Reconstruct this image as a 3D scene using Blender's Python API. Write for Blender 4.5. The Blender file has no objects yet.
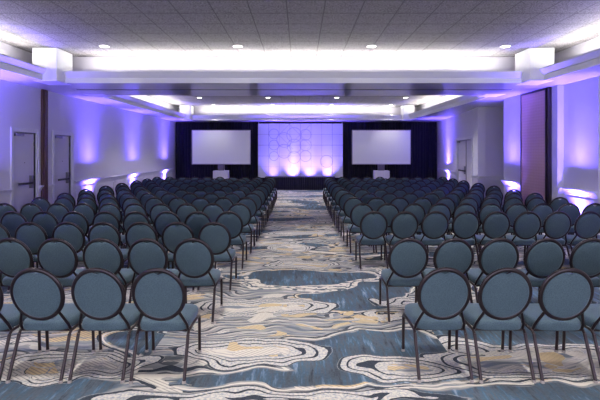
import bpy, math, random
from mathutils import Vector, Matrix
PI = math.pi
S = bpy.context.scene
COL = S.collection

# ------------------------------------------------------------------ camera, world, exposure
EYE, F, HZ = 1.76, 430.0, 152.0
cam_d = bpy.data.cameras.new('camera'); cam = bpy.data.objects.new('camera', cam_d); COL.objects.link(cam)
cam.location = (0, 0, EYE); cam.rotation_euler = (PI/2, 0, 0)
cam_d.sensor_width = 36; cam_d.lens = 36*F/600; cam_d.shift_y = -(200-HZ)/600
cam_d.clip_start = 0.05; cam_d.clip_end = 100
S.camera = cam
w = bpy.data.worlds.new('world'); S.world = w; w.use_nodes = True
w.node_tree.nodes['Background'].inputs[0].default_value = (0.80, 0.78, 1.0, 1)
w.node_tree.nodes['Background'].inputs[1].default_value = 4.0  # strong world light, comes in as fill through the added windows
S.view_settings.view_transform = 'Standard'; S.view_settings.look = 'None'
S.view_settings.gamma = 1; S.view_settings.use_curve_mapping = False
S.view_settings.exposure = 0.78
S.cycles.max_bounces = 8; S.cycles.diffuse_bounces = 6; S.cycles.caustics_reflective = False; S.cycles.caustics_refractive = False
S.cycles.sample_clamp_indirect = 4

P_DOWN, P_COVE, P_UP, P_STAGE = 155, 9.0, 700, 270
C_UP = (0.14, 0.085, 1.0)
C_WHITE = (1.0, 0.955, 0.97)

def light(name, kind, loc, power, color, **kw):
    d = bpy.data.lights.new(name, kind); d.energy = power; d.color = color
    for k, v in kw.items():
        if k != 'direction': setattr(d, k, v)
    o = bpy.data.objects.new(name, d); COL.objects.link(o); o.location = loc
    if 'direction' in kw:
        o.rotation_euler = Vector(kw['direction']).to_track_quat('-Z', 'Y').to_euler()
    return o

# main dimensions (metres; x right, y towards the stage, z up)
WL, WR, HS, HC, YD, YB = -6.2, 5.9, 3.26, 3.95, 21.42, -3.2
CX0, CX1 = -5.4, 5.12                  # coffer opening
C1Y0, C1Y1, C2Y0, C2Y1 = -2.2, 9.35, 11.4, 20.35

# cove light strips (real LED strips lying behind the coffer lips)
def cove_strip(x0, y0, x1, y1, nrm):
    L = math.hypot(x1-x0, y1-y0)
    d = bpy.data.lights.new('cove_strip', 'AREA'); d.shape = 'RECTANGLE'; d.size = L; d.size_y = 0.05
    d.energy = P_COVE*L; d.spread = math.radians(172); d.color = (1.0, 0.97, 0.91)
    o = bpy.data.objects.new('cove_strip', d); COL.objects.link(o)
    o.location = ((x0+x1)/2, (y0+y1)/2, HS+0.24)
    v = Vector((nrm[0]*0.3, nrm[1]*0.3, 1)).normalized()
    x = Vector((x1-x0, y1-y0, 0)).normalized(); z = -v; y = z.cross(x)
    o.rotation_euler = Matrix((x, y, z)).transposed().to_euler()
for (y0, y1) in ((C1Y0, C1Y1), (C2Y0, C2Y1)):
    cove_strip(CX0-0.22, y0+.62, CX0-0.22, y1-.62, (1, 0)); cove_strip(CX1+0.22, y0+.62, CX1+0.22, y1-.62, (-1, 0))
    cove_strip(CX0+.62, y1+0.25, CX1-.62, y1+0.25, (0, -1)); cove_strip(CX0+.62, y0-0.25, CX1-.62, y0-0.25, (0, 1))

# ------------------------------------------------------------------ materials
def srgb(r, g, b):
    f = lambda c: (c/255)/12.92 if c/255 <= .04045 else ((c/255+.055)/1.055)**2.4
    return (f(r), f(g), f(b), 1)
class NT:
    """tiny expression helper over a node tree"""
    def __init__(s, name, rough=.6, metal=0.0, spec=.5):
        s.m = bpy.data.materials.new(name); s.m.use_nodes = True; s.t = s.m.node_tree; s.n = s.t.nodes
        s.b = s.n['Principled BSDF']; s.b.inputs['Roughness'].default_value = rough
        s.b.inputs['Metallic'].default_value = metal; s.b.inputs['Specular IOR Level'].default_value = spec
        s.b.inputs['Base Color'].default_value = (.5, .5, .5, 1)
    def put(s, sock, v):
        if isinstance(v, (int, float)): sock.default_value = v
        elif isinstance(v, (tuple, list)): sock.default_value = v
        else: s.t.links.new(v, sock)
    def math(s, op, a, b=0.0, c=0.0):
        n = s.n.new('ShaderNodeMath'); n.operation = op
        s.put(n.inputs[0], a); s.put(n.inputs[1], b); s.put(n.inputs[2], c); return n.outputs[0]
    def coord(s, which='Object'):
        return s.n.new('ShaderNodeTexCoord').outputs[which]
    def mapping(s, v, scale=(1, 1, 1), rot=(0, 0, 0), loc=(0, 0, 0)):
        n = s.n.new('ShaderNodeMapping'); s.put(n.inputs[0], v)
        n.inputs['Scale'].default_value = scale; n.inputs['Rotation'].default_value = rot; n.inputs['Location'].default_value = loc
        return n.outputs[0]
    def noise(s, v, scale, detail=2, rough=.5, dist=0.0):
        n = s.n.new('ShaderNodeTexNoise'); s.put(n.inputs['Vector'], v); n.inputs['Scale'].default_value = scale
        n.inputs['Detail'].default_value = detail; n.inputs['Roughness'].default_value = rough; n.inputs['Distortion'].default_value = dist
        return n.outputs['Fac']
    def voronoi(s, v, scale, feature='F1', rnd=1.0):
        n = s.n.new('ShaderNodeTexVoronoi'); n.feature = feature; s.put(n.inputs['Vector'], v)
        n.inputs['Scale'].default_value = scale; n.inputs['Randomness'].default_value = rnd; return n
    def ramp(s, fac, stops, interp='LINEAR'):
        n = s.n.new('ShaderNodeValToRGB'); s.put(n.inputs[0], fac); r = n.color_ramp; r.interpolation = interp
        while len(r.elements) < len(stops): r.elements.new(.5)
        for e, (p, c) in zip(r.elements, stops): e.position = p; e.color = c
        return n.outputs[0]
    def step(s, v, lo, hi):
        n = s.n.new('ShaderNodeMapRange'); n.clamp = True; s.put(n.inputs[0], v)
        n.inputs[1].default_value = lo; n.inputs[2].default_value = hi; return n.outputs[0]
    def mix(s, f, a, b):
        n = s.n.new('ShaderNodeMix'); n.data_type = 'RGBA'; s.put(n.inputs[0], f); s.put(n.inputs[6], a); s.put(n.inputs[7], b)
        return n.outputs[2]
    def sep(s, v):
        n = s.n.new('ShaderNodeSeparateXYZ'); s.put(n.inputs[0], v); return n.outputs
    def comb(s, x, y, z=0.0):
        n = s.n.new('ShaderNodeCombineXYZ'); s.put(n.inputs[0], x); s.put(n.inputs[1], y); s.put(n.inputs[2], z); return n.outputs[0]
    def bump(s, h, strength=.3, dist=.01):
        n = s.n.new('ShaderNodeBump'); s.put(n.inputs['Height'], h); n.inputs['Strength'].default_value = strength
        n.inputs['Distance'].default_value = dist; s.t.links.new(n.outputs[0], s.b.inputs['Normal'])
    def color(s, v): s.put(s.b.inputs['Base Color'], v); return s

def plain(name, col, rough=.6, metal=0.0, spec=.5, var=.06, scale=6, bump=0):
    m = NT(name, rough, metal, spec); c = m.coord()
    n = m.noise(c, scale, 3)
    d = tuple(x*(1-var) for x in col[:3])+(1,); e = tuple(min(1, x*(1+var)) for x in col[:3])+(1,)
    m.color(m.mix(n, d, e))
    if bump: m.bump(m.noise(c, scale*12, 2), bump, .002)
    return m.m
def emit(name, col, strength):
    m = NT(name); m.color((.8, .8, .8, 1)); m.b.inputs['Emission Color'].default_value = col
    m.b.inputs['Emission Strength'].default_value = strength; return m.m

M = {}
M['wall'] = plain('wall_paint', (.70, .68, .73, 1), .75, var=.03, scale=2, bump=.05)
M['soffit'] = plain('soffit_paint', (.68, .66, .72, 1), .17, spec=.85, var=.02)
M['trim'] = plain('white_trim', (.74, .73, .77, 1), .45, var=.02)
M['lip'] = plain('coffer_white', (.78, .78, .80, 1), .55, var=.02)
M['door'] = plain('door_paint', (.63, .61, .66, 1), .45, var=.03)
M['dark'] = plain('dark_bronze_trim', (.035, .022, .024, 1), .4, .3)
M['rail_brown'] = plain('brown_jamb', (.10, .045, .035, 1), .5, var=.2, scale=3)
M['chrome'] = plain('brushed_steel', (.28, .27, .30, 1), .3, .9)
M['black'] = plain('black_plastic', (.02, .02, .024, 1), .5)
M['drape'] = plain('black_velour', (.012, .011, .022, 1), .9, spec=.2, var=.3, scale=9)
M['skirt'] = plain('stage_skirt_cloth', (.014, .013, .030, 1), .85, spec=.2, var=.3, scale=9)
M['screen'] = plain('screen_vinyl', (.80, .80, .82, 1), .6, var=.01)
M['cart_cloth'] = plain('pale_cart_cloth', (.42, .40, .50, 1), .7)
M['stage_top'] = plain('stage_deck', (.07, .06, .09, 1), .6, var=.2)
M['glide'] = plain('glide_plastic', (.30, .27, .24, 1), .5)
M['lens'] = emit('downlight_lens', (1, .97, .92, 1), 14)
M['led'] = emit('uplight_lens', (.35, .22, 1, 1), 6)

def ceiling_mat():
    m = NT('acoustic_tile', .9, spec=.15); c = m.coord(); x, y, z = m.sep(c)
    T = .57
    def line(v, off, wdt):
        f = m.math('FRACT', m.math('ADD', m.math('DIVIDE', v, T), off))
        return m.math('GREATER_THAN', m.math('ABSOLUTE', m.math('SUBTRACT', f, .5)), .5-wdt)
    g = m.math('MAXIMUM', line(x, .35, .014), line(y, .1, .022))
    n1 = m.noise(c, 38, 4, .8); n2 = m.noise(c, 9, 3)
    spk = m.step(n1, .44, .58)
    base = m.mix(spk, (.13, .12, .13, 1), (.36, .34, .35, 1))
    base = m.mix(m.step(n2, .35, .7), base, m.mix(.5, base, (.30, .285, .30, 1)))
    m.color(m.mix(m.math('MULTIPLY', g, .75), base, (.09, .085, .09, 1)))
    m.bump(n1, .35, .004); return m.m
M['ceiling'] = ceiling_mat()

def fabric_mat():
    m = NT('teal_fabric', .78, spec=.25); c = m.coord()
    v = m.voronoi(c, 130).outputs['Distance']; n = m.noise(c, 14, 3)
    rnd = m.n.new('ShaderNodeObjectInfo').outputs['Random']
    base = m.mix(rnd, (.040, .066, .082, 1), (.050, .080, .096, 1))
    dk = m.mix(.5, base, (.018, .034, .046, 1)); lt = m.mix(.35, base, (.09, .14, .16, 1))
    a = m.mix(m.step(v, .1, .55), dk, lt)
    m.color(m.mix(m.step(n, .35, .7), a, m.mix(.4, a, base)))
    m.b.inputs['Sheen Weight'].default_value = .25; m.b.inputs['Sheen Roughness'].default_value = .4
    m.b.inputs['Sheen Tint'].default_value = (.6, .7, .85, 1)
    m.bump(v, .25, .002); return m.m
M['fabric'] = fabric_mat()
def bronze_mat():
    m = NT('dark_bronze_frame', .28, .4); c = m.coord()
    m.color(m.mix(m.noise(c, 20, 3), (.009, .006, .008, 1), (.024, .015, .018, 1))); return m.m
M['bronze'] = bronze_mat()
def bronze_leg():
    m = NT('bronze_leg', .38, .45); c = m.coord()
    m.color(m.mix(m.noise(c, 25, 3), (.014, .008, .009, 1), (.038, .023, .024, 1))); return m.m
M['bronze_leg'] = bronze_leg()

def partition_mat():
    m = NT('partition_fabric', .85, spec=.2); c = m.coord(); x, y, z = m.sep(c)
    a = m.math('SINE', m.math('MULTIPLY', m.math('ADD', y, z), 44)); b = m.math('SINE', m.math('MULTIPLY', m.math('SUBTRACT', y, z), 44))
    k = m.step(m.math('MULTIPLY', a, b), -.9, .9)
    n = m.noise(c, 30, 2)
    col = m.mix(k, (.56, .36, .30, 1), (.66, .44, .38, 1))
    m.color(m.mix(m.step(n, .3, .8), col, (.60, .39, .34, 1))); m.bump(k, .2, .003); return m.m
M['partition'] = partition_mat()

def panel_mat():
    # white translucent-looking backdrop panels with an engraved geometry of arcs (local x across, z up)
    m = NT('engraved_panel', .45); c = m.coord(); x, y, z = m.sep(c)
    lines = None
    T = .52
    def ring(cx, cz, r, wdt=.012):
        dx = m.math('SUBTRACT', x, cx); dz = m.math('SUBTRACT', z, cz)
        d = m.math('SQRT', m.math('ADD', m.math('MULTIPLY', dx, dx), m.math('MULTIPLY', dz, dz)))
        return m.math('LESS_THAN', m.math('ABSOLUTE', m.math('SUBTRACT', d, r)), wdt)
    for cx, cz, r in ((-1.28, 2.65, .24), (-1.28, 2.10, .24), (-1.28, 1.56, .22), (-.29, 2.60, .36), (-.29, 2.05, .34), (-.29, 1.50, .30),
                      (.27, 2.60, .27), (.27, 2.10, .28), (.27, 1.56, .27), (-.78, 2.35, .36), (-.78, 1.80, .34), (1.3, 1.3, .30)):
        r_ = ring(cx, cz, r); lines = r_ if lines is None else m.math('MAXIMUM', lines, r_)
    for s in (1, -1):
        d = m.math('FRACT', m.math('DIVIDE', m.math('ADD', x, m.math('MULTIPLY', z, s)), T*2))
        l = m.math('LESS_THAN', m.math('ABSOLUTE', m.math('SUBTRACT', d, .5)), .010)
        zone = m.math('MULTIPLY', m.math('LESS_THAN', x, .5), m.math('MULTIPLY', m.math('GREATER_THAN', x, -1.1), m.math('GREATER_THAN', z, 1.9)))
        lines = m.math('MAXIMUM', lines, m.math('MULTIPLY', l, zone))
    m.color(m.mix(m.math('MULTIPLY', lines, .8), (.62, .62, .68, 1), (.22, .22, .32, 1)))
    return m.m
M['panel'] = panel_mat()

def carpet_mat():
    m = NT('carpet_pattern', .95, spec=.1); c = m.coord(); x, y, z = m.sep(c)
    w1 = m.noise(c, 1.3, 2); w2 = m.noise(m.mapping(c, loc=(7, 3, 0)), 1.3, 2); w3 = m.noise(c, 7, 3); w4 = m.noise(m.mapping(c, loc=(1, 8, 0)), 1.9, 1); w5 = m.noise(m.mapping(c, loc=(5, 2, 0)), 2.2, 1)
    xx = m.math('ADD', x, m.math('ADD', m.math('ADD', m.math('MULTIPLY', m.math('SUBTRACT', w4, .5), .9), m.math('MULTIPLY', m.math('SUBTRACT', w1, .5), .5)), m.math('MULTIPLY', m.math('SUBTRACT', w3, .5), .07)))
    yy = m.math('ADD', y, m.math('ADD', m.math('ADD', m.math('MULTIPLY', m.math('SUBTRACT', w5, .5), .32), m.math('MULTIPLY', m.math('SUBTRACT', w2, .5), .32)), m.math('MULTIPLY', m.math('SUBTRACT', w3, .5), .04)))
    def ell(cx, cy, a, b):
        dx = m.math('DIVIDE', m.math('SUBTRACT', xx, cx), a); dy = m.math('DIVIDE', m.math('SUBTRACT', yy, cy), b)
        l = m.math('SQRT', m.math('ADD', m.math('MULTIPLY', dx, dx), m.math('MULTIPLY', dy, dy)))
        return m.math('MULTIPLY', m.math('SUBTRACT', l, 1.0), b)
    def union(lst):
        o = None
        for e in lst:
            d = ell(*e); o = d if o is None else m.math('MINIMUM', o, d)
        return o
    fine = m.noise(c, 45, 3, .6)
    # colours
    NAVY, SLATE, BLUE = (.028, .036, .046, 1), (.085, .105, .122, 1), (.058, .112, .155, 1)
    PALE, CREAM, GOLD = (.26, .285, .31, 1), (.60, .55, .45, 1), (.58, .44, .24, 1)
    # base: long streaks across the room with dark wandering lines
    wv = m.comb(xx, yy, 0.0)
    st = m.noise(m.mapping(wv, scale=(.8, 5.5, 1)), 1.5, 5, .62)
    st2 = m.noise(m.mapping(wv, scale=(1.6, 14, 1), loc=(3, 1, 0)), 1.3, 3, .6)
    base = m.ramp(st, [(.26, NAVY), (.36, SLATE), (.44, PALE), (.53, CREAM), (.58, PALE), (.66, SLATE), (.84, BLUE)])
    base = m.mix(m.step(st2, .52, .60), base, m.mix(.65, base, CREAM))
    base = m.mix(m.step(st2, .44, .38), m.mix(.55, base, SLATE), base)
    lo = m.noise(m.mapping(c, scale=(.6, 1.6, 1), loc=(11, 5, 0)), 1.1, 1.5)
    cl = m.math('FRACT', m.math('ADD', m.math('MULTIPLY', yy, 8.5), m.math('MULTIPLY', lo, 9)))
    lzone = m.step(m.noise(m.mapping(c, scale=(.8, 2.5, 1), loc=(1, 4, 0)), 1.4, 2), .40, .46)
    base = m.mix(m.math('MULTIPLY', m.math('LESS_THAN', cl, .24), lzone), base, m.mix(.8, base, NAVY))
    base = m.mix(m.math('MULTIPLY', m.math('GREATER_THAN', cl, .72), lzone), base, m.mix(.6, base, CREAM))
    # gold and cream chips
    vm = m.mapping(wv, scale=(1.0, 1.9, 1))
    vo = m.voronoi(vm, 4.2); ve = m.voronoi(vm, 4.2, 'DISTANCE_TO_EDGE').outputs['Distance']
    vr = m.sep(vo.outputs['Color'])[0]
    zone = m.step(m.noise(m.mapping(c, scale=(.5, 1.3, 1), loc=(2, 9, 0)), 1.6, 1), .46, .50)
    chip = m.math('MULTIPLY', m.math('MULTIPLY', m.math('GREATER_THAN', vr, .50), m.math('GREATER_THAN', ve, .06)), zone)
    hatch = m.math('GREATER_THAN', m.math('SINE', m.math('MULTIPLY', m.math('ADD', x, m.math('MULTIPLY', y, 1.6)), 120)), .55)
    chipc = m.mix(m.math('GREATER_THAN', vr, .75), CREAM, GOLD)
    chipc = m.mix(m.math('MULTIPLY', hatch, .55), chipc, SLATE)
    base = m.mix(chip, base, chipc)
    # pools: deep blue, brushed lengthwise
    pn = m.noise(m.mapping(c, scale=(.42, .95, 1), loc=(4.3, 1.7, 0)), 1.0, 1)
    pool_n = m.math('MULTIPLY', m.math('SUBTRACT', .545, pn), 2.2)          # < 0 inside
    aisle = m.math('MULTIPLY', m.math('LESS_THAN', m.math('ABSOLUTE', x), 1.3), m.math('LESS_THAN', y, 7.0))
    pool_n = m.math('ADD', pool_n, aisle)
    pools = m.math('MINIMUM', union([(.62, 5.15, .55, .42), (1.0, 5.75, .5, .4), (.05, 6.02, 1.05, .34), (.75, 3.72, .95, .46), (-.30, 3.36, .62, .10),
                                     (2.3, 3.02, 1.7, .22), (-.1, 2.6, .5, .2)]), pool_n)
    br = m.noise(m.mapping(c, scale=(9, 1.2, 1)), 1.6, 4, .7)
    poolc = m.ramp(br, [(.32, NAVY), (.46, SLATE), (.55, BLUE), (.62, (.12, .19, .27, 1)), (.74, (.36, .42, .46, 1))])
    poolc = m.mix(m.step(w1, .4, .6), m.mix(.5, poolc, NAVY), poolc)
    out = m.mix(m.step(pools, .008, -.008), base, poolc)
    rim = m.math('LESS_THAN', m.math('ABSOLUTE', m.math('SUBTRACT', pools, .030)), .009)
    out = m.mix(rim, out, CREAM)
    rim2 = m.math('LESS_THAN', m.math('ABSOLUTE', m.math('SUBTRACT', pools, .065)), .011)
    out = m.mix(rim2, out, NAVY)
    # dashed arc bands sweeping through the blue pool
    for (cx, cy, a, b) in ((.05, 6.50, 1.22, .95),):
        rg = ell(cx, cy, a, b); hit = m.math('MULTIPLY', m.math('LESS_THAN', m.math('ABSOLUTE', rg), .075), m.math('LESS_THAN', y, cy+.05))
        bc = m.mix(m.math('GREATER_THAN', m.noise(m.mapping(c, scale=(9, 14, 1)), 1.2, 1), .44), SLATE, CREAM)
        ln = m.math('LESS_THAN', m.math('ABSOLUTE', rg), .010)
        out = m.mix(hit, out, m.mix(ln, bc, SLATE))
    # agate shapes: contour bands of cream and dark lines
    ag_n = m.math('MULTIPLY', m.math('SUBTRACT', .60, m.noise(m.mapping(c, scale=(.45, 1.1, 1), loc=(8.1, 13.7, 0)), 1.1, 1)), 1.8)
    ag_n = m.math('ADD', ag_n, aisle)
    ag = m.math('MINIMUM', union([(-.45, 3.78, .74, .26), (.83, 3.50, .56, .22), (2.1, 3.62, 1.0, .32), (-.45, 4.88, .86, .27),
                                  (1.5, 4.62, .75, .22), (-1.9, 3.55, .7, .30), (-.2, 3.08, 1.4, .12), (-.2, 7.9, .5, .35), (.0, 6.72, .62, .30), (1.25, 5.02, .40, .17)]), ag_n)
    fr = m.math('FRACT', m.math('MULTIPLY', ag, -21.0))
    bands = m.mix(m.math('GREATER_THAN', fr, .26), NAVY, m.mix(m.step(fine, .35, .6), PALE, CREAM))
    inner = m.mix(m.step(st2, .40, .58), m.mix(.5, SLATE, PALE), CREAM)
    inner = m.mix(m.math('MULTIPLY', m.math('GREATER_THAN', vr, .35), m.math('GREATER_THAN', ve, .05)), inner, chipc)
    deep = m.step(ag, -.137, -.147)
    bands = m.mix(deep, bands, inner)
    out = m.mix(m.step(ag, .004, -.004), out, bands)
    cz = union([(-.62, 4.68, .50, .20), (-.62, 3.86, .42, .12), (.80, 4.62, .50, .12), (-.05, 7.25, .45, .15), (-2.3, 3.45, .4, .14), (-.95, 3.28, .22, .08),
                (1.9, 3.75, .4, .12), (-1.55, 4.9, .4, .15), (.3, 9.3, .5, .3)])
    chip2 = m.math('MULTIPLY', m.math('MULTIPLY', m.math('LESS_THAN', cz, 0), m.math('GREATER_THAN', vr, .30)), m.math('GREATER_THAN', ve, .05))
    out = m.mix(chip2, out, chipc)
    # scuffed yarn variation
    out = m.mix(m.math('MULTIPLY', m.step(fine, .35, .75), .22), out, m.mix(.5, out, PALE))
    m.color(out); m.bump(fine, .4, .004); return m.m
M['carpet'] = carpet_mat()

# ------------------------------------------------------------------ mesh helpers
class MB:
    def __init__(s): s.v = []; s.f = []; s.mi = []; s.cur = 0
    def add(s, vs, fs):
        o = len(s.v); s.v += [tuple(v) for v in vs]; s.f += [tuple(i+o for i in f) for f in fs]; s.mi += [s.cur]*len(fs); return s
    def box(s, x0, x1, y0, y1, z0, z1):
        v = [(x, y, z) for z in (z0, z1) for y in (y0, y1) for x in (x0, x1)]
        return s.add(v, [(0, 2, 3, 1), (4, 5, 7, 6), (0, 1, 5, 4), (2, 6, 7, 3), (0, 4, 6, 2), (1, 3, 7, 5)])
    def prism(s, poly, z0, z1):
        n = len(poly); v = [(x, y, z0) for x, y in poly]+[(x, y, z1) for x, y in poly]
        return s.add(v, [tuple(range(n-1, -1, -1)), tuple(range(n, 2*n))]+[(i, (i+1) % n, n+(i+1) % n, n+i) for i in range(n)])
    def loft(s, rings, closed=True, caps=True):
        n = len(rings[0]); v = [p for r in rings for p in r]; f = []
        for k in range(len(rings)-1):
            for i in range(n if closed else n-1):
                j = (i+1) % n; f.append((k*n+i, k*n+j, (k+1)*n+j, (k+1)*n+i))
        if caps: f.append(tuple(range(n-1, -1, -1))); f.append(tuple((len(rings)-1)*n+i for i in range(n)))
        return s.add(v, f)
    def tube(s, pts, r, n=8, ry=None, caps=True):
        pts = [Vector(p) for p in pts]; rings = []; ry = ry or r
        up = None
        for i, p in enumerate(pts):
            t = (pts[min(i+1, len(pts)-1)]-pts[max(i-1, 0)]).normalized()
            if up is None:
                a = Vector((1, 0, 0)) if abs(t.x) < .8 else Vector((0, 1, 0)); up = (a-t*a.dot(t)).normalized()
            else: up = (up-t*up.dot(t)).normalized()
            q = t.cross(up)
            rings.append([tuple(p+up*math.cos(2*PI*k/n)*r+q*math.sin(2*PI*k/n)*ry) for k in range(n)])
        return s.loft(rings, True, caps)
    def cyl(s, x, y, z0, z1, r, n=24, r1=None):
        r1 = r if r1 is None else r1
        return s.loft([[(x+math.cos(2*PI*k/n)*r, y+math.sin(2*PI*k/n)*r, z0) for k in range(n)],
                       [(x+math.cos(2*PI*k/n)*r1, y+math.sin(2*PI*k/n)*r1, z1) for k in range(n)]])
    def build(s, name, mats, parent=None, smooth=False, loc=None):
        me = bpy.data.meshes.new(name); me.from_pydata(s.v, [], s.f)
        for m_ in (mats if isinstance(mats, list) else [mats]): me.materials.append(m_)
        me.polygons.foreach_set('material_index', s.mi)
        if smooth: me.polygons.foreach_set('use_smooth', [True]*len(me.polygons))
        me.validate(); me.update()
        import bmesh
        b = bmesh.new(); b.from_mesh(me); bmesh.ops.recalc_face_normals(b, faces=b.faces)
        if smooth:
            for e in b.edges:
                if len(e.link_faces) == 2 and e.calc_face_angle(0) > .8: e.smooth = False
        b.to_mesh(me); b.free()
        o = bpy.data.objects.new(name, me); COL.objects.link(o); o.parent = parent
        if loc: o.location = loc
        return o
def bevel(o, wd=.006, seg=2):
    md = o.modifiers.new('b', 'BEVEL'); md.width = wd; md.segments = seg; md.limit_method = 'ANGLE'; return o
def tag(o, label=None, cat=None, group=None, kind=None):
    if label: o['label'] = label
    if cat: o['category'] = cat
    if group: o['group'] = group
    if kind: o['kind'] = kind
    return o
def empty(name, loc=(0, 0, 0), rz=0):
    o = bpy.data.objects.new(name, None); COL.objects.link(o); o.location = loc; o.rotation_euler = (0, 0, rz); o.empty_display_size = .1; return o
def struct(o): o['kind'] = 'structure'; return o
def dup(root, loc, rz=0):
    r = root.copy(); COL.objects.link(r); r.location = loc; r.rotation_euler = (0, 0, rz)
    for ch in root.children:
        c = ch.copy(); COL.objects.link(c); c.parent = r
        for g in ch.children:
            d = g.copy(); COL.objects.link(d); d.parent = c
    return r

# ------------------------------------------------------------------ room shell
struct(MB().box(WL-.4, 9.0, YB, YD+.6, -.12, 0).build('floor', M['carpet']))
TH = .25
# left wall with two door openings
DL = [(9.29, 10.08), (10.84, 11.62)]     # clear openings in y
DH = 2.20
lw = MB(); ys = [YB]+[v for d in DL for v in d]+[YD+.4]
for i in range(0, len(ys), 2): lw.box(WL-TH, WL, ys[i], ys[i+1], 0, 4.2)
for d in DL: lw.box(WL-TH, WL, d[0], d[1], DH, 4.2)
lw = struct(lw.build('wall_left', M['wall']))
# right side as a polyline
XP, XN = 5.76, 5.90
A_, B_, C_ = (5.95, 14.4), (6.50, 18.2), (6.85, YD+.4)
wr = MB()
wr.box(6.22, 6.22+TH, YB, 8.5, 0, 4.2)                      # recessed bay beside the camera
wr.box(XN, 6.22+TH, 8.5, 9.62, 0, 4.2)                      # near lit bay
wr.box(XP, 6.22+TH, 9.62, 9.84, 0, 4.2)                     # jamb
wr.box(XP+.12, 6.22+TH, 9.84, 11.17, 0, 4.2)                # behind the stored partition
wr.box(XP, 6.22+TH, 11.17, 12.16, 0, 4.2)                   # pilaster
wr.box(8.2, 8.45, 12.0, 14.6, 0, 4.2)                       # alcove side
wr.box(6.3, 8.45, 12.0, 12.16, 0, 4.2)
wr.box(A_[0], 8.45, 14.4, 14.65, 0, 4.2)                    # alcove end face
# angled wall with a door
def lerp(p, q, t): return (p[0]+(q[0]-p[0])*t, p[1]+(q[1]-p[1])*t)
T0, T1 = .19, .80
def seg(mb, p, q, z0, z1, th=TH):
    dx, dy = q[0]-p[0], q[1]-p[1]; L = math.hypot(dx, dy); n = (dy/L*th, -dx/L*th)
    mb.prism([p, q, (q[0]+n[0], q[1]+n[1]), (p[0]+n[0], p[1]+n[1])], z0, z1)
D0, D1 = lerp(A_, B_, T0), lerp(A_, B_, T1)
seg(wr, A_, D0, 0, 4.2); seg(wr, D1, B_, 0, 4.2); seg(wr, D0, D1, 2.22, 4.2); seg(wr, B_, C_, 0, 4.2)
struct(wr.build('wall_right', M['wall']))
struct(MB().box(WL-TH, 9.0, YD+.2, YD+.5, 0, 4.2).build('wall_back', M['wall']))
wf = MB(); wxs = [WL-TH, -5.6, -2.1, -1.75, 1.75, 2.1, 5.6, 6.6]
for i in range(0, 8, 2): wf.box(wxs[i], wxs[i+1], YB-.25, YB, 0, 4.2)
for i in range(1, 7, 2): wf.box(wxs[i], wxs[i+1], YB-.25, YB, 0, .12); wf.box(wxs[i], wxs[i+1], YB-.25, YB, 3.1, 4.2)
struct(wf.build('wall_front', M['wall']))
for i in range(1, 7, 2):      # added tall windows, unseen behind the camera, to fill the chair backs with light
    a, b = wxs[i], wxs[i+1]; f = MB()
    for x in (a, (a+b)/2-.025, b-.05): f.box(x, x+.05, YB-.16, YB-.08, .12, 3.1)
    for z in (.12, 2.2, 3.05): f.box(a, b, YB-.15, YB-.09, z, z+.05)
    struct(f.build('fill_window_%d' % ((i+1)//2), M['dark']))
    d = bpy.data.lights.new('fill_portal', 'AREA'); d.shape = 'RECTANGLE'; d.size = b-a; d.size_y = 2.98; d.cycles.is_portal = True  # portal guiding world light in through the added opening
    o = bpy.data.objects.new('fill_portal', d); COL.objects.link(o); o.location = ((a+b)/2, YB-.2, 1.61)
    o.rotation_euler = (PI/2, 0, PI) if False else Vector((0, 1, 0)).to_track_quat('-Z', 'Z').to_euler()

# ceiling slab and soffit with two coffers
COV = .55
cl = MB()
for (y0, y1) in ((C1Y0, C1Y1), (C2Y0, C2Y1)):
    cl.box(CX0-COV-.1, CX1+COV+.1, y0-COV-.1, y1+COV+.1, HC, HC+.12)
struct(cl.build('ceiling', M['ceiling']))
sf = MB()
YC0, YC1 = YB-.25, YD+.5
XA, XB = WL-TH, 9.0
TS = .10
def slab(x0, x1, y0, y1): sf.box(x0, x1, y0, y1, HS, HS+TS)
slab(XA, CX0-.03, YC0, YC1); slab(CX1+.03, XB, YC0, YC1)
slab(CX0-.03, CX1+.03, YC0, C1Y0-.03); slab(CX0-.03, CX1+.03, C2Y1+.03, YC1)
slab(CX0-.03, CX1+.03, C1Y1+.03, 10.32); slab(CX0-.03, CX1+.03, 10.42, C2Y0-.03)
sf.box(CX0, CX1, 10.30, 10.44, HS+.05, HS+.14)              # back of the partition track slot
# cove shells (upright walls behind the light strips)
for (y0, y1) in ((C1Y0, C1Y1), (C2Y0, C2Y1)):
    a, b = CX0-COV, CX1+COV; c, d = y0-COV, y1+COV
    sf.box(a-.08, a, c-.08, d+.08, HS+TS, HC); sf.box(b, b+.08, c-.08, d+.08, HS+TS, HC)
    sf.box(a, b, d, d+.08, HS+TS, HC); sf.box(a, b, c-.08, c, HS+TS, HC)
struct(sf.build('ceiling_soffit', M['soffit']))
# track slot: dark metal channel
struct(bevel(MB().box(CX0+.02, CX1-.02, 10.335, 10.405, HS-.004, HS+.05).build('trim_1', M['dark']), .003))
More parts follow.
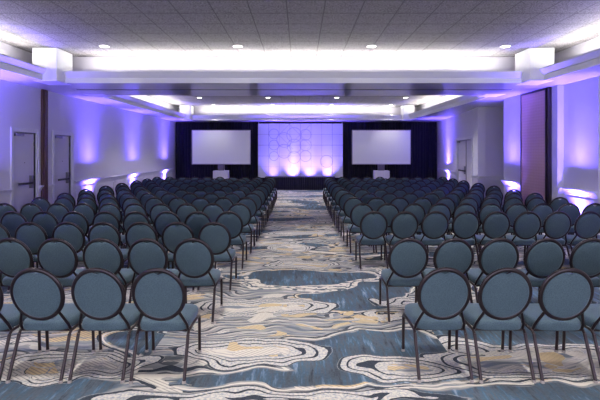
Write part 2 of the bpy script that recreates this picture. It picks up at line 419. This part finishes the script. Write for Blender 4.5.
# corner piers and lips
k = 2
for ci, (y0, y1) in enumerate(((C1Y0, C1Y1), (C2Y0, C2Y1))):
    pr = MB()
    for sx in (CX0, CX1):
        for sy in (y0, y1):
            ix = 1 if sx == CX0 else -1; iy = 1 if sy == y0 else -1
            xs = sorted((sx-ix*.22, sx+ix*.30)); yy_ = sorted((sy-iy*.30, sy+iy*.33))
            pr.box(xs[0], xs[1], yy_[0], yy_[1], HS-.003, HC)
    struct(bevel(pr.build('trim_%d' % k, M['lip']), .01)); k += 1
    # lip profile: (offset into the opening, height)
    prof = [(0, 0), (0, .115), (.018, .125), (.085, .225), (.085, .25), (.05, .25), (-.03, .13), (-.03, .0)]
    e = .30; f_ = .33
    def liprun(p0, p1, nx, ny):
        mb = MB(); mb.loft([[(p[0]+nx*o, p[1]+ny*o, HS+h) for o, h in prof] for p in (p0, p1)]); return mb
    for p0, p1, nx, ny in (((CX0, y0+f_), (CX0, y1-f_), 1, 0), ((CX1, y0+f_), (CX1, y1-f_), -1, 0),
                           ((CX0+e, y1), (CX1-e, y1), 0, -1), ((CX0+e, y0), (CX1-e, y0), 0, 1)):
        struct(liprun(p0, p1, nx, ny).build('trim_%d' % k, M['lip'])); k += 1

# brown jamb of the folding partition on the left wall
struct(bevel(MB().box(WL, WL+.05, 10.28, 10.50, 0, HS).box(WL+.05, WL+.07, 10.34, 10.44, 0, HS).build('trim_%d' % k, M['rail_brown']), .004)); k += 1

# chair rails with a moulded profile, baseboards, wainscot frames
def moulding(p, q, prof, name, mat, kk):
    dx, dy = q[0]-p[0], q[1]-p[1]; L = math.hypot(dx, dy); n = (-dy/L, dx/L)   # n: into the room, left of p->q
    mb = MB(); mb.loft([[(a[0]+n[0]*o, a[1]+n[1]*o, z) for o, z in prof] for a in (p, q)])
    return struct(mb.build(name, mat))
RZ = .93
RP = [(0, RZ+.035), (.085, RZ+.035), (.085, RZ+.012), (.06, RZ), (.045, RZ-.03), (.03, RZ-.05), (.02, RZ-.085), (0, RZ-.10)]
BP = [(0, 0), (.022, 0), (.022, .11), (.012, .135), (0, .14)]
left_runs = [(YB, DL[0][0]-.11), (DL[0][1]+.11, 10.28), (10.50, DL[1][0]-.11), (DL[1][1]+.11, YD-.3)]
for a, b in left_runs:
    moulding((WL, b), (WL, a), RP, 'trim_%d' % k, M['trim'], k); k += 1
    moulding((WL, b), (WL, a), BP, 'baseboard_left.%03d' % k, M['trim'], k)
right_runs = [((6.22, YB), (6.22, 8.5)), ((XN, 8.5), (XN, 9.62)), ((XP, 11.17), (XP, 12.16)), (A_, lerp(A_, B_, T0-.035)),
              (lerp(A_, B_, T1+.035), B_), (B_, (C_[0]-.03, YD-.3)), ((8.2, 14.4), A_), ((XN+.3, 8.5), (XN, 8.5)), ((XN, 9.62), (XP, 9.62))]
for a, b in right_runs:
    moulding(a, b, RP, 'trim_%d' % k, M['trim'], k); k += 1
    moulding(a, b, BP, 'baseboard_right.%03d' % k, M['trim'], k)
def wframe(p, q, kk):     # picture-frame moulding below the rail
    dx, dy = q[0]-p[0], q[1]-p[1]; L = math.hypot(dx, dy); t = (dx/L, dy/L); n = (-t[1], t[0]); mb = MB()
    def bar(s0, s1, z0, z1):
        a = [(p[0]+t[0]*s, p[1]+t[1]*s) for s in (s0, s1)]
        mb.prism([a[0], a[1], (a[1][0]+n[0]*.014, a[1][1]+n[1]*.014), (a[0][0]+n[0]*.014, a[0][1]+n[1]*.014)], z0, z1)
    bar(0, L, .25, .28); bar(0, L, .75, .78); bar(0, .03, .28, .75); bar(L-.03, L, .28, .75)
    return struct(mb.build('trim_%d' % kk, M['trim']))
y = DL[1][1]+.25
while y < YD-1.5: wframe((WL, y+1.15), (WL, y), k); k += 1; y += 1.3
for y in (5.0, 6.3, 7.5): wframe((WL, y+1.1), (WL, y), k); k += 1
wframe((XN, 8.62), (XN, 9.5), k); k += 1

# doors (structure): door leaf, casing, panic bar, closer
def make_door(idx, p, q, H, hinge_far=True, split=None):
    # p->q along the wall with the room on the LEFT of p->q; local frame: x along p->q, y into the room
    dx, dy = q[0]-p[0], q[1]-p[1]; L = math.hypot(dx, dy)
    r = empty('door_%d' % idx, (p[0], p[1], 0), math.atan2(dy, dx)); struct(r)
    if split:
        q_ = L*split
        bevel(MB().box(.015, q_-.004, -.075, -.03, .01, H-.012).build('door_leaf', M['door'], r), .004)
        bevel(MB().box(q_+.012, L-.015, -.075, -.03, .01, H-.012).build('door_leaf', M['door'], r), .004)
        MB().box(q_-.03, q_+.03, -.03, -.012, .02, H-.015).build('meeting_rod', M['chrome'], r)
    else:
        bevel(MB().box(.015, L-.015, -.075, -.03, .01, H-.012).build('door_leaf', M['door'], r), .004)
    fr = MB(); c = .085
    fr.box(-c, 0, -.10, .022, 0, H+c); fr.box(L, L+c, -.10, .022, 0, H+c); fr.box(0, L, -.10, .022, H, H+c)
    fr.box(-c-.012, -c+.012, 0, .034, 0, H+c+.012); fr.box(L+c-.012, L+c+.012, 0, .034, 0, H+c+.012); fr.box(-c-.012, L+c+.012, 0, .034, H+c-.012, H+c+.012)
    bevel(fr.build('door_frame', M['trim'], r), .004)
    hb = MB()
    s0, s1 = (.12, L-.10) if not split else (L*split+.06, L-.2)
    hb.box(s0, s1-.06, -.03+.035, .035, 1.02, 1.07); hb.box(s0, s0+.05, -.03, .03, 1.01, 1.08)
    bevel(hb.build('panic_bar', M['chrome'] if False else M['black'], r), .006)
    pl = MB(); e0, e1 = (s1-.07, s1) if hinge_far else (s0, s0+.07)
    if not hinge_far: pass
    pl.box(e0, e1, -.03, .03, .93, 1.22); pl.cyl(0, 0, 0, 0.001, .001)
    bevel(pl.build('latch_case', M['chrome'], r), .02, 3)
    if True:
        cb = MB(); cb.box(L-.34 if not hinge_far else .06, L-.06 if not hinge_far else .34, -.03, .03, H-.09, H-.03)
        cb.box(.2, L*.75, .03, .05, H-.035, H-.022)
        bevel(cb.build('door_closer', M['chrome'], r), .005)
    hg = MB()
    for z in (.25, 1.1, 1.9): hg.box(.0, .02, -.034, -.018, z, z+.1)
    hg.build('hinge', M['chrome'], r)
    MB().tube([(L*.45, -.031, 1.52), (L*.45, -.024, 1.52)], .012, 10).build('viewer', M['dark'], r)
    return r
# left wall: room is at +x, so walk from far to near (direction -y has +x on its left)
for i, (a, b) in enumerate(DL):
    d_ = make_door(i+1, (WL, b), (WL, a), DH, hinge_far=False)
    # mirror so the latch sits on the far jamb
    d_.scale = (1, 1, 1)
# right angled wall door: room on the left when walking +y
make_door(3, D0, D1, 2.22, hinge_far=False, split=.42)
# unseen closed backing, there so no light leaks around the leaves
struct(MB().box(WL-TH-.05, WL-TH, 8.5, 12.4, 0, 2.6).build('wall_left_light_stop', M['wall']))
bk = MB(); seg(bk, (D0[0]+.27, D0[1]-.1), (D1[0]+.27, D1[1]+.1), 0, 2.6, .05); struct(bk.build('wall_right_light_stop', M['wall']))

# ------------------------------------------------------------------ stored folding partition (right)
fp = empty('folding_partition', (XP, 10.5, 0))
tag(fp, 'folded brown fabric partition in its slot on the right wall, with a dark metal edge', 'folding partition')
bevel(MB().box(-.02, .10, -.46, .655, .03, HS-.02).build('panel', M['partition'], fp), .006)
e = MB(); e.box(-.05, .10, -.50, -.47, .01, HS-.01); e.box(-.03, .10, -.56, -.53, .01, HS-.01); e.box(-.05, .10, -.64, -.60, .01, HS-.01)
e.build('edge_post', M['dark'], fp)
e = MB(); e.box(-.035, .10, .655, .67, .01, HS-.005); e.box(-.035, .10, -.47, .655, HS-.05, HS-.002)
e.build('edge_trim', M['dark'], fp)
MB().box(.0, .10, -.60, -.47, .01, HS-.02).build('stacked_leaf', M['rail_brown'], fp)

# ------------------------------------------------------------------ stage, backdrop, drapes, screens
def folded_cloth(x0, x1, y, z0, z1, amp, wave, seed, th=.01):
    rnd = random.Random(seed); n = max(8, int((x1-x0)/wave*8)); fr = []; ph = 0
    for i in range(n+1):
        x = x0+(x1-x0)*i/n; ph += rnd.uniform(.6, 1.0)
        fr.append((x, amp*(.7*math.sin(ph)+.3*math.sin(ph*2.3+1))))
    mb = MB(); rings = []
    for z, kx in ((z1, .6), (z1-.15*(z1-z0), .85), ((z0+z1)/2, 1), (z0, 1.1)):
        rings.append([(x, y+a*kx, z) for x, a in fr]+[(x, y+a*kx+th, z) for x, a in reversed(fr)])
    mb.loft(rings); return mb
XW = 6.82
for x0, x1, lab in ((WL+.03, -2.06, 'floor-length black drape behind the left projection screen'),
                    (2.10, XW-.05, 'floor-length black drape behind the right projection screen'),
                    (-2.04, 2.08, 'black drape behind and just above the lit backdrop panels')):
    y0_ = YD-.12 if x1-x0 > 4.3 or abs(x0) > 2.05 else YD
    o = folded_cloth(x0, x1, y0_, .02, HS-.015, .045, .14, int(x0*10)+99).build('drape', M['drape'], smooth=True)
    tag(o, lab, 'drape', 'black drapes along the far wall')

YS = 19.85
st = empty('stage', (0, YS, 0)); tag(st, 'low stage platform at the end of the aisle with black skirting', 'stage')
SX = 1.62
bevel(MB().box(-SX, SX, .03, .72, .57, .62).build('deck', M['stage_top'], st), .006)
sk = folded_cloth(-SX, SX, 0, .01, .585, .016, .09, 5).build('skirt', M['skirt'], st, smooth=True)
lg = 0
for x in (-SX+.1, SX-.1):
    for yy0 in (.15, .62): MB().box(x-.03, x+.03, yy0, yy0+.06, 0, .57).build('leg', M['black'], st)
s2 = MB()
for x in (-SX, SX-.02): s2.box(x, x+.02, .02, .72, .01, .57)
s2.build('side_skirt', M['skirt'], st)

bd = empty('stage_backdrop', (0, 21.1, 0)); tag(bd, 'wall of square white backdrop panels engraved with arcs, washed violet, behind the stage', 'backdrop')
PX0, PZ0, TP = -2.06, .50, .5205
for i in range(8):
    for j in range(5):
        gx = .004 if i not in (1, 7) else .009; gz = .006 if j in (2, 3) else .003
        x0 = PX0+i*TP; z0 = PZ0+j*.532
        bevel(MB().box(x0+gx, x0+TP-.004, 0, .03, z0+gz, z0+.532-gz).build('panel', M['panel'], bd), .003, 1)
fb = MB()
for i in range(9): fb.box(PX0+i*TP-.02, PX0+i*TP+.02, .035, .07, 0, PZ0+5*.532)
for j in range(6): fb.box(PX0, PX0+8*TP, .035, .07, PZ0+j*.532-.02 if j else PZ0, PZ0+j*.532+(.02 if j < 5 else 0))
fb.build('support_frame', M['black'], bd)

def screen(cx, lab):
    y = 20.45
    r = empty('projection_screen', (cx, y, 0)); tag(r, lab, 'projection screen', 'projection screens beside the stage')
    W2, z0, z1 = 1.36, 1.205, 2.77
    MB().box(-W2, W2, 0, .012, z0, z1).build('screen_surface', M['screen'], r)
    f = MB(); t = .035
    f.box(-W2-t, -W2, -.012, .03, z0-t, z1+t); f.box(W2, W2+t, -.012, .03, z0-t, z1+t)
    f.box(-W2, W2, -.012, .03, z0-t, z0); f.box(-W2, W2, -.012, .03, z1, z1+t)
    bevel(f.build('frame', M['trim'] if False else M['cart_cloth'], r), .004)
    MB().box(-.04, .04, .035, .085, 0, z1).box(-.30, .30, -.2, .4, 0, .04).build('stand', M['black'], r)
    return r
screen(-3.75, 'large white framed projection screen to the left of the lit backdrop')
screen(3.87, 'large white framed projection screen to the right of the lit backdrop')
def cart(cx, lab):
    r = empty('projector_cart', (cx, 19.75, 0)); tag(r, lab, 'av cart', 'draped carts below the screens')
    sk_ = MB(); n = 40
    def outline(z, g):
        pts = []
        per = [(-.33, -.25), (.33, -.25), (.33, .25), (-.33, .25)]
        for s in range(4):
            a, b = per[s], per[(s+1) % 4]; nx, ny = (b[1]-a[1]), -(b[0]-a[0]); L = math.hypot(nx, ny)
            for i in range(14):
                t = i/14; wv = g*math.sin(i*2.4+s)
                pts.append((a[0]+(b[0]-a[0])*t+nx/L*wv, a[1]+(b[1]-a[1])*t+ny/L*wv, z))
        return pts
    sk_.loft([outline(.02, .014), outline(.6, .008), outline(.885, .002)]).build('cloth_skirt', M['cart_cloth'], r, smooth=True)
    bevel(MB().box(-.335, .335, -.255, .255, .885, .905).build('shelf_top', M['cart_cloth'], r), .006)
    bevel(MB().box(-.145, .145, -.05, .15, .905, 1.19).build('equipment_case', plain('violet_grey_case', (.07, .055, .12, 1), .5), r), .01)
    return r
cart(-3.62, 'pale draped cart with a dark case on top, below the left screen')
cart(3.73, 'pale draped cart with a dark case on top, below the right screen')

# ------------------------------------------------------------------ recessed downlights
def downlight():
    r = empty('ceiling_light')
    n = 28; tr = MB(); ro, ri = .105, .08
    tr.loft([[(math.cos(2*PI*k_/n)*q, math.sin(2*PI*k_/n)*q, z) for k_ in range(n)] for q, z in ((ro, 0), (ro, -.008), (ri, -.010), (ri, 0))], caps=False)
    tr.build('trim_ring', M['trim'], r, smooth=True)
    MB().cyl(0, 0, -.006, -.001, ri-.001, 28).build('lens', M['lens'], r)
    return r
protoD = downlight()
grid = [(x, y) for y in (20.1, 17.3, 14.4, 8.9, 5.7, 2.85, 0.0) for x in (-4.05, -1.29, 1.48, 4.25)]
cols_ = ['first light from the left wall', 'second light from the left wall', 'second light from the right wall', 'first light from the right wall']
rows_ = {20.1: 'row above the screens', 17.3: 'middle row of far bay', 14.4: 'nearest row of far bay',
         8.9: 'farthest row of near bay'}
for i, (x, y) in enumerate(grid):
    o = protoD if i == 0 else dup(protoD, (x, y, HC))
    o.location = (x, y, HC)
    tag(o, 'round recessed downlight, %s, %s' % (cols_[i % 4].replace(' light', ''), rows_.get(y, '%s row of near bay' % {5.7: 'third', 2.85: 'second', 0.0: 'nearest'}.get(y))),
        'ceiling light', 'recessed ceiling downlights')
    l = light('downlight_lamp', 'SPOT', (x, y, HC-.03), P_DOWN*{20.1: .5, 8.9: 1.25}.get(y, 1.0), C_WHITE, direction=(0, 0, -1), spot_size=math.radians({20.1: 84, 8.9: 66}.get(y, 105)), spot_blend=.7, shadow_soft_size=.09)
    l.parent = o; l.matrix_parent_inverse = Matrix.Translation((-x, -y, -HC))

# ------------------------------------------------------------------ floor uplights
def uplight_can():
    r = empty('uplight')
    MB().box(-.10, .10, -.05, .05, 0, .015).build('base', M['black'], r)
    b = MB(); b.cyl(0, 0, .03, .16, .06, 24, .068); b.build('housing', M['black'], r, smooth=True)
    MB().cyl(0, 0, .158, .1615, .058, 24).build('lens', M['led'], r)
    y = MB()
    for s in (-1, 1): y.box(s*.08-.004, s*.08+.004, -.015, .015, .012, .11)
    y.build('bracket', M['black'], r); return r
protoU = uplight_can()
ups = [(WL+.20, 8.15, 1, 'beside the first left-hand door', 1.2), (WL+.20, 12.6, 1, 'past the second left-hand door', 1), (WL+.20, 15.9, 1, 'midway along the far left wall', 1),
       (WL+.20, 19.6, 1, 'at the left wall near the drape', 1.1), (WL+.20, 4.4, 1, 'left of the camera', 1.2),
       (XN-.20, 9.05, -1, 'in the near right bay beside the brown partition', 1.15), (XP-.20, 11.6, -1, 'by the pilaster beyond the brown partition', 1.1),
       (6.32, 19.1, -1, 'at the far right wall beyond the door', 1.3), (6.02, 5.6, -1, 'right of the camera', 1.2)]
first = True
for (x, y, s, lab, pw) in ups:
    o = protoU if first else dup(protoU, (x, y, 0), PI/2)
    o.location = (x, y, 0); o.rotation_euler = (0, 0, PI/2); first = False
    tag(o, 'small black round uplight on the carpet %s' % lab, 'uplight', 'floor uplights along the side walls')
    light('uplight_lamp', 'SPOT', (x, y, .18), P_UP*pw*2.2, C_UP, direction=(-s*.01, 0, 1), spot_size=math.radians(46), spot_blend=1.0, shadow_soft_size=.03)
    light('uplight_lamp', 'SPOT', (x-s*-.02, y, .18), P_UP*pw*.6, C_UP, direction=(s*-.05, 0, 1), spot_size=math.radians(84), spot_blend=1.0, shadow_soft_size=.03)
    light('uplight_lamp', 'SPOT', (x, y, .18), P_UP*pw*.34, (.30, .30, 1.0), direction=(-s*.135, 0, 1), spot_size=math.radians(14), spot_blend=.9, shadow_soft_size=.03)
for x, lab, pw in ((-1.33, 'leftmost on the carpet behind the stage', .6), (-.36, 'left of centre behind the stage', 1.3),
                   (.50, 'right of centre behind the stage', 1.0), (1.38, 'rightmost on the carpet behind the stage', 1.0)):
    o = dup(protoU, (x, 20.75, 0)); tag(o, 'small black round uplight %s' % lab, 'uplight', 'uplights behind the stage')
    light('stage_uplight_lamp', 'SPOT', (x, 20.75, .18), P_STAGE*pw*2.7, C_UP, direction=(0, .06, 1), spot_size=math.radians(84), spot_blend=1.0, shadow_soft_size=.03)
    light('stage_uplight_lamp', 'SPOT', (x, 20.75, .18), P_STAGE*pw*.42, (.46, .48, 1.0), direction=(0, .21, 1), spot_size=math.radians(20), spot_blend=1.0, shadow_soft_size=.03)

# ------------------------------------------------------------------ banquet chair
def make_chair():
    r = empty('banquet_chair')
    Cc = Vector((0, -.222, .660)); til = math.radians(13)
    ax = Vector((1, 0, 0)); up = Vector((0, -math.sin(til), math.cos(til))); nr = Vector((0, math.cos(til), math.sin(til)))
    def P(u, v, n=0.0): return tuple(Cc+ax*u+up*v+nr*n)
    # oval ring of the back
    R = .1935; n = 40; mb = MB(); m_ = 8; vs = []; fs = []
    for i in range(n):
        a = 2*PI*i/n
        for j in range(m_):
            b = 2*PI*j/m_; rr = R+.0178*math.cos(b); vs.append(P(rr*math.cos(a)*1.0, rr*math.sin(a)*1.075, .0135*math.sin(b)))
    for i in range(n):
        for j in range(m_):
            i2 = (i+1) % n; j2 = (j+1) % m_; fs.append((i*m_+j, i2*m_+j, i2*m_+j2, i*m_+j2))
    mb.add(vs, fs)
    for s in (-1, 1):     # uprights from seat rails into the lower ring
        mb.tube([(s*.195, -.105, .345), (s*.190, -.135, .40), P(s*.150, -.165, .004), P(s*.142, -.135, .0)], .0115, 8)
    # small bridge behind the hand grip at the top
    mb.tube([P(-.05, R*1.04, .004), P(0, R*1.04+.004, .008), P(.05, R*1.04, .004)], .008, 6)
    mb.build('back_frame', M['bronze'], r, smooth=True)
    # padded back: domed disc front and rear, hand-grip dent at the top
    pb = MB(); NS = 44
    def rim(a):
        dlt = (a-PI/2+PI) % (2*PI)-PI; x = abs(dlt)/.34
        return .187-(.030*(1-x*x*(3-2*x)) if x < 1 else 0)
    vs = []; fs = []
    prof = [(1.0, 0.0), (.97, .5), (.88, .8), (.65, .95), (.3, 1.0)]
    for side in (1, -1):
        base = len(vs)
        for (q, h) in prof:
            for i in range(NS):
                a = 2*PI*i/NS; rr = rim(a)*q; vs.append(P(rr*math.cos(a), rr*math.sin(a)*1.075, side*(.020*h)))
        vs.append(P(0, 0, side*.0205))
        for k_ in range(len(prof)-1):
            for i in range(NS):
                j = (i+1) % NS; fs.append((base+k_*NS+i, base+k_*NS+j, base+(k_+1)*NS+j, base+(k_+1)*NS+i))
        c_ = base+len(prof)*NS
        for i in range(NS): fs.append((base+(len(prof)-1)*NS+i, base+(len(prof)-1)*NS+(i+1) % NS, c_))
    pb.add(vs, fs)
    bo = pb.build('backrest', M['fabric'], r, smooth=True)
    # seat cushion
    sb = MB(); NS = 40
    def so(q, z):
        pts = []
        for i in range(NS):
            a = 2*PI*i/NS; ca, sa = math.cos(a), math.sin(a); e_ = .42
            x = math.copysign(abs(ca)**e_, ca); yv = math.copysign(abs(sa)**e_, sa)
            hw = .196+.016*(yv+1)/2
            pts.append((x*hw*q, .055+yv*.215*q, z-.012*(yv > .7)*0))
        return pts
    sb.loft([so(.90, .350), so(.97, .353), so(1.0, .368), so(1.0, .397), so(.975, .415), so(.90, .427), so(.6, .437), so(.2, .440)])
    sb.build('seat', M['fabric'], r, smooth=True)
    # seat frame: side rails, cross bars
    sf_ = MB()
    for s in (-1, 1):
        sf_.tube([(s*.200, -.135, .318), (s*.202, -.115, .340), (s*.205, -.03, .346), (s*.207, .10, .348), (s*.208, .205, .338), (s*.208, .228, .311)], .0115, 8)
    sf_.tube([(-.20, -.105, .341), (.20, -.105, .341)], .010, 6); sf_.tube([(-.206, .17, .342), (.206, .17, .342)], .010, 6)
    sf_.build('seat_frame', M['bronze_leg'], r, smooth=True)
    for s in (-1, 1):
        for rear in (True, False):
            g = MB()
            pts = [(s*.200, -.135, .320), (s*.201, -.158, .26), (s*.202, -.262, .012)] if rear else [(s*.206, .228, .314), (s*.205, .233, .27), (s*.203, .250, .012)]
            g.tube(pts, .0135, 8); g.cur = 1
            p = pts[-1]; g.cyl(p[0], p[1], 0, .020, .0160, 10, .015)
            g.build('leg', [M['bronze_leg'], M['glide']], r, smooth=True)
    return r
chair = make_chair()
ords = ['first', 'second', 'third', 'fourth', 'fifth', 'sixth', 'seventh']
depth = [3.28, 4.41, 5.43, 6.41, 7.43, 8.43, 9.33, 10.25, 11.3, 12.3, 13.4, 14.35, 15.35]
pitch = [.469, .469, .466, .460, .453, .452, .452, .451, .451, .451, .451, .451, .451]
aisL = [-1.085, -1.10, -1.085, -1.065, -1.05, -1.05, -1.03, -1.02, -1.03, -1.03, -1.04, -1.05, -1.06]
aisR = [1.115, 1.12, None, 1.105, 1.075, 1.06, 1.05, 1.03, 1.03, 1.03, 1.04, 1.05, 1.06]
rnd = random.Random(7)
first = True
for side, ais in ((-1, aisL), (1, aisR)):
    bname = 'left' if side < 0 else 'right'
    rows = [i for i in range(13) if ais[i] is not None]
    for ri, i in enumerate(rows):
        nr = len(rows)
        if ri < 6: rowlab = ('nearest row' if ri == 0 else ords[ri]+' nearest row')
        elif ri == nr-1: rowlab = 'row closest to the stage'
        else: rowlab = ords[nr-1-ri]+' row back from the stage'
        for kx in range(10):
            sc = (5.10-abs(ais[i]))/9 if i > 3 else pitch[i]
            x = ais[i]+side*kx*sc+rnd.uniform(-.0015, .0015)
            yv = depth[i]+.262+rnd.uniform(-.012, .012)
            o = chair if first else dup(chair, (0, 0, 0)); first = False
            o.location = (x, yv, 0); o.rotation_euler = (0, 0, rnd.uniform(-.008, .008))
            if kx == 0: pos = 'at the aisle end'
            elif kx == 9: pos = 'at the wall end'
            elif kx < 5: pos = ords[kx]+' from the aisle'
            else: pos = ords[9-kx]+' from the wall'
            if ri in (7,) and False: pass
            tag(o, 'teal round-backed chair %s, %s, %s block' % (pos, rowlab, bname), 'chair', 'banquet chairs in the %s seating block' % bname)
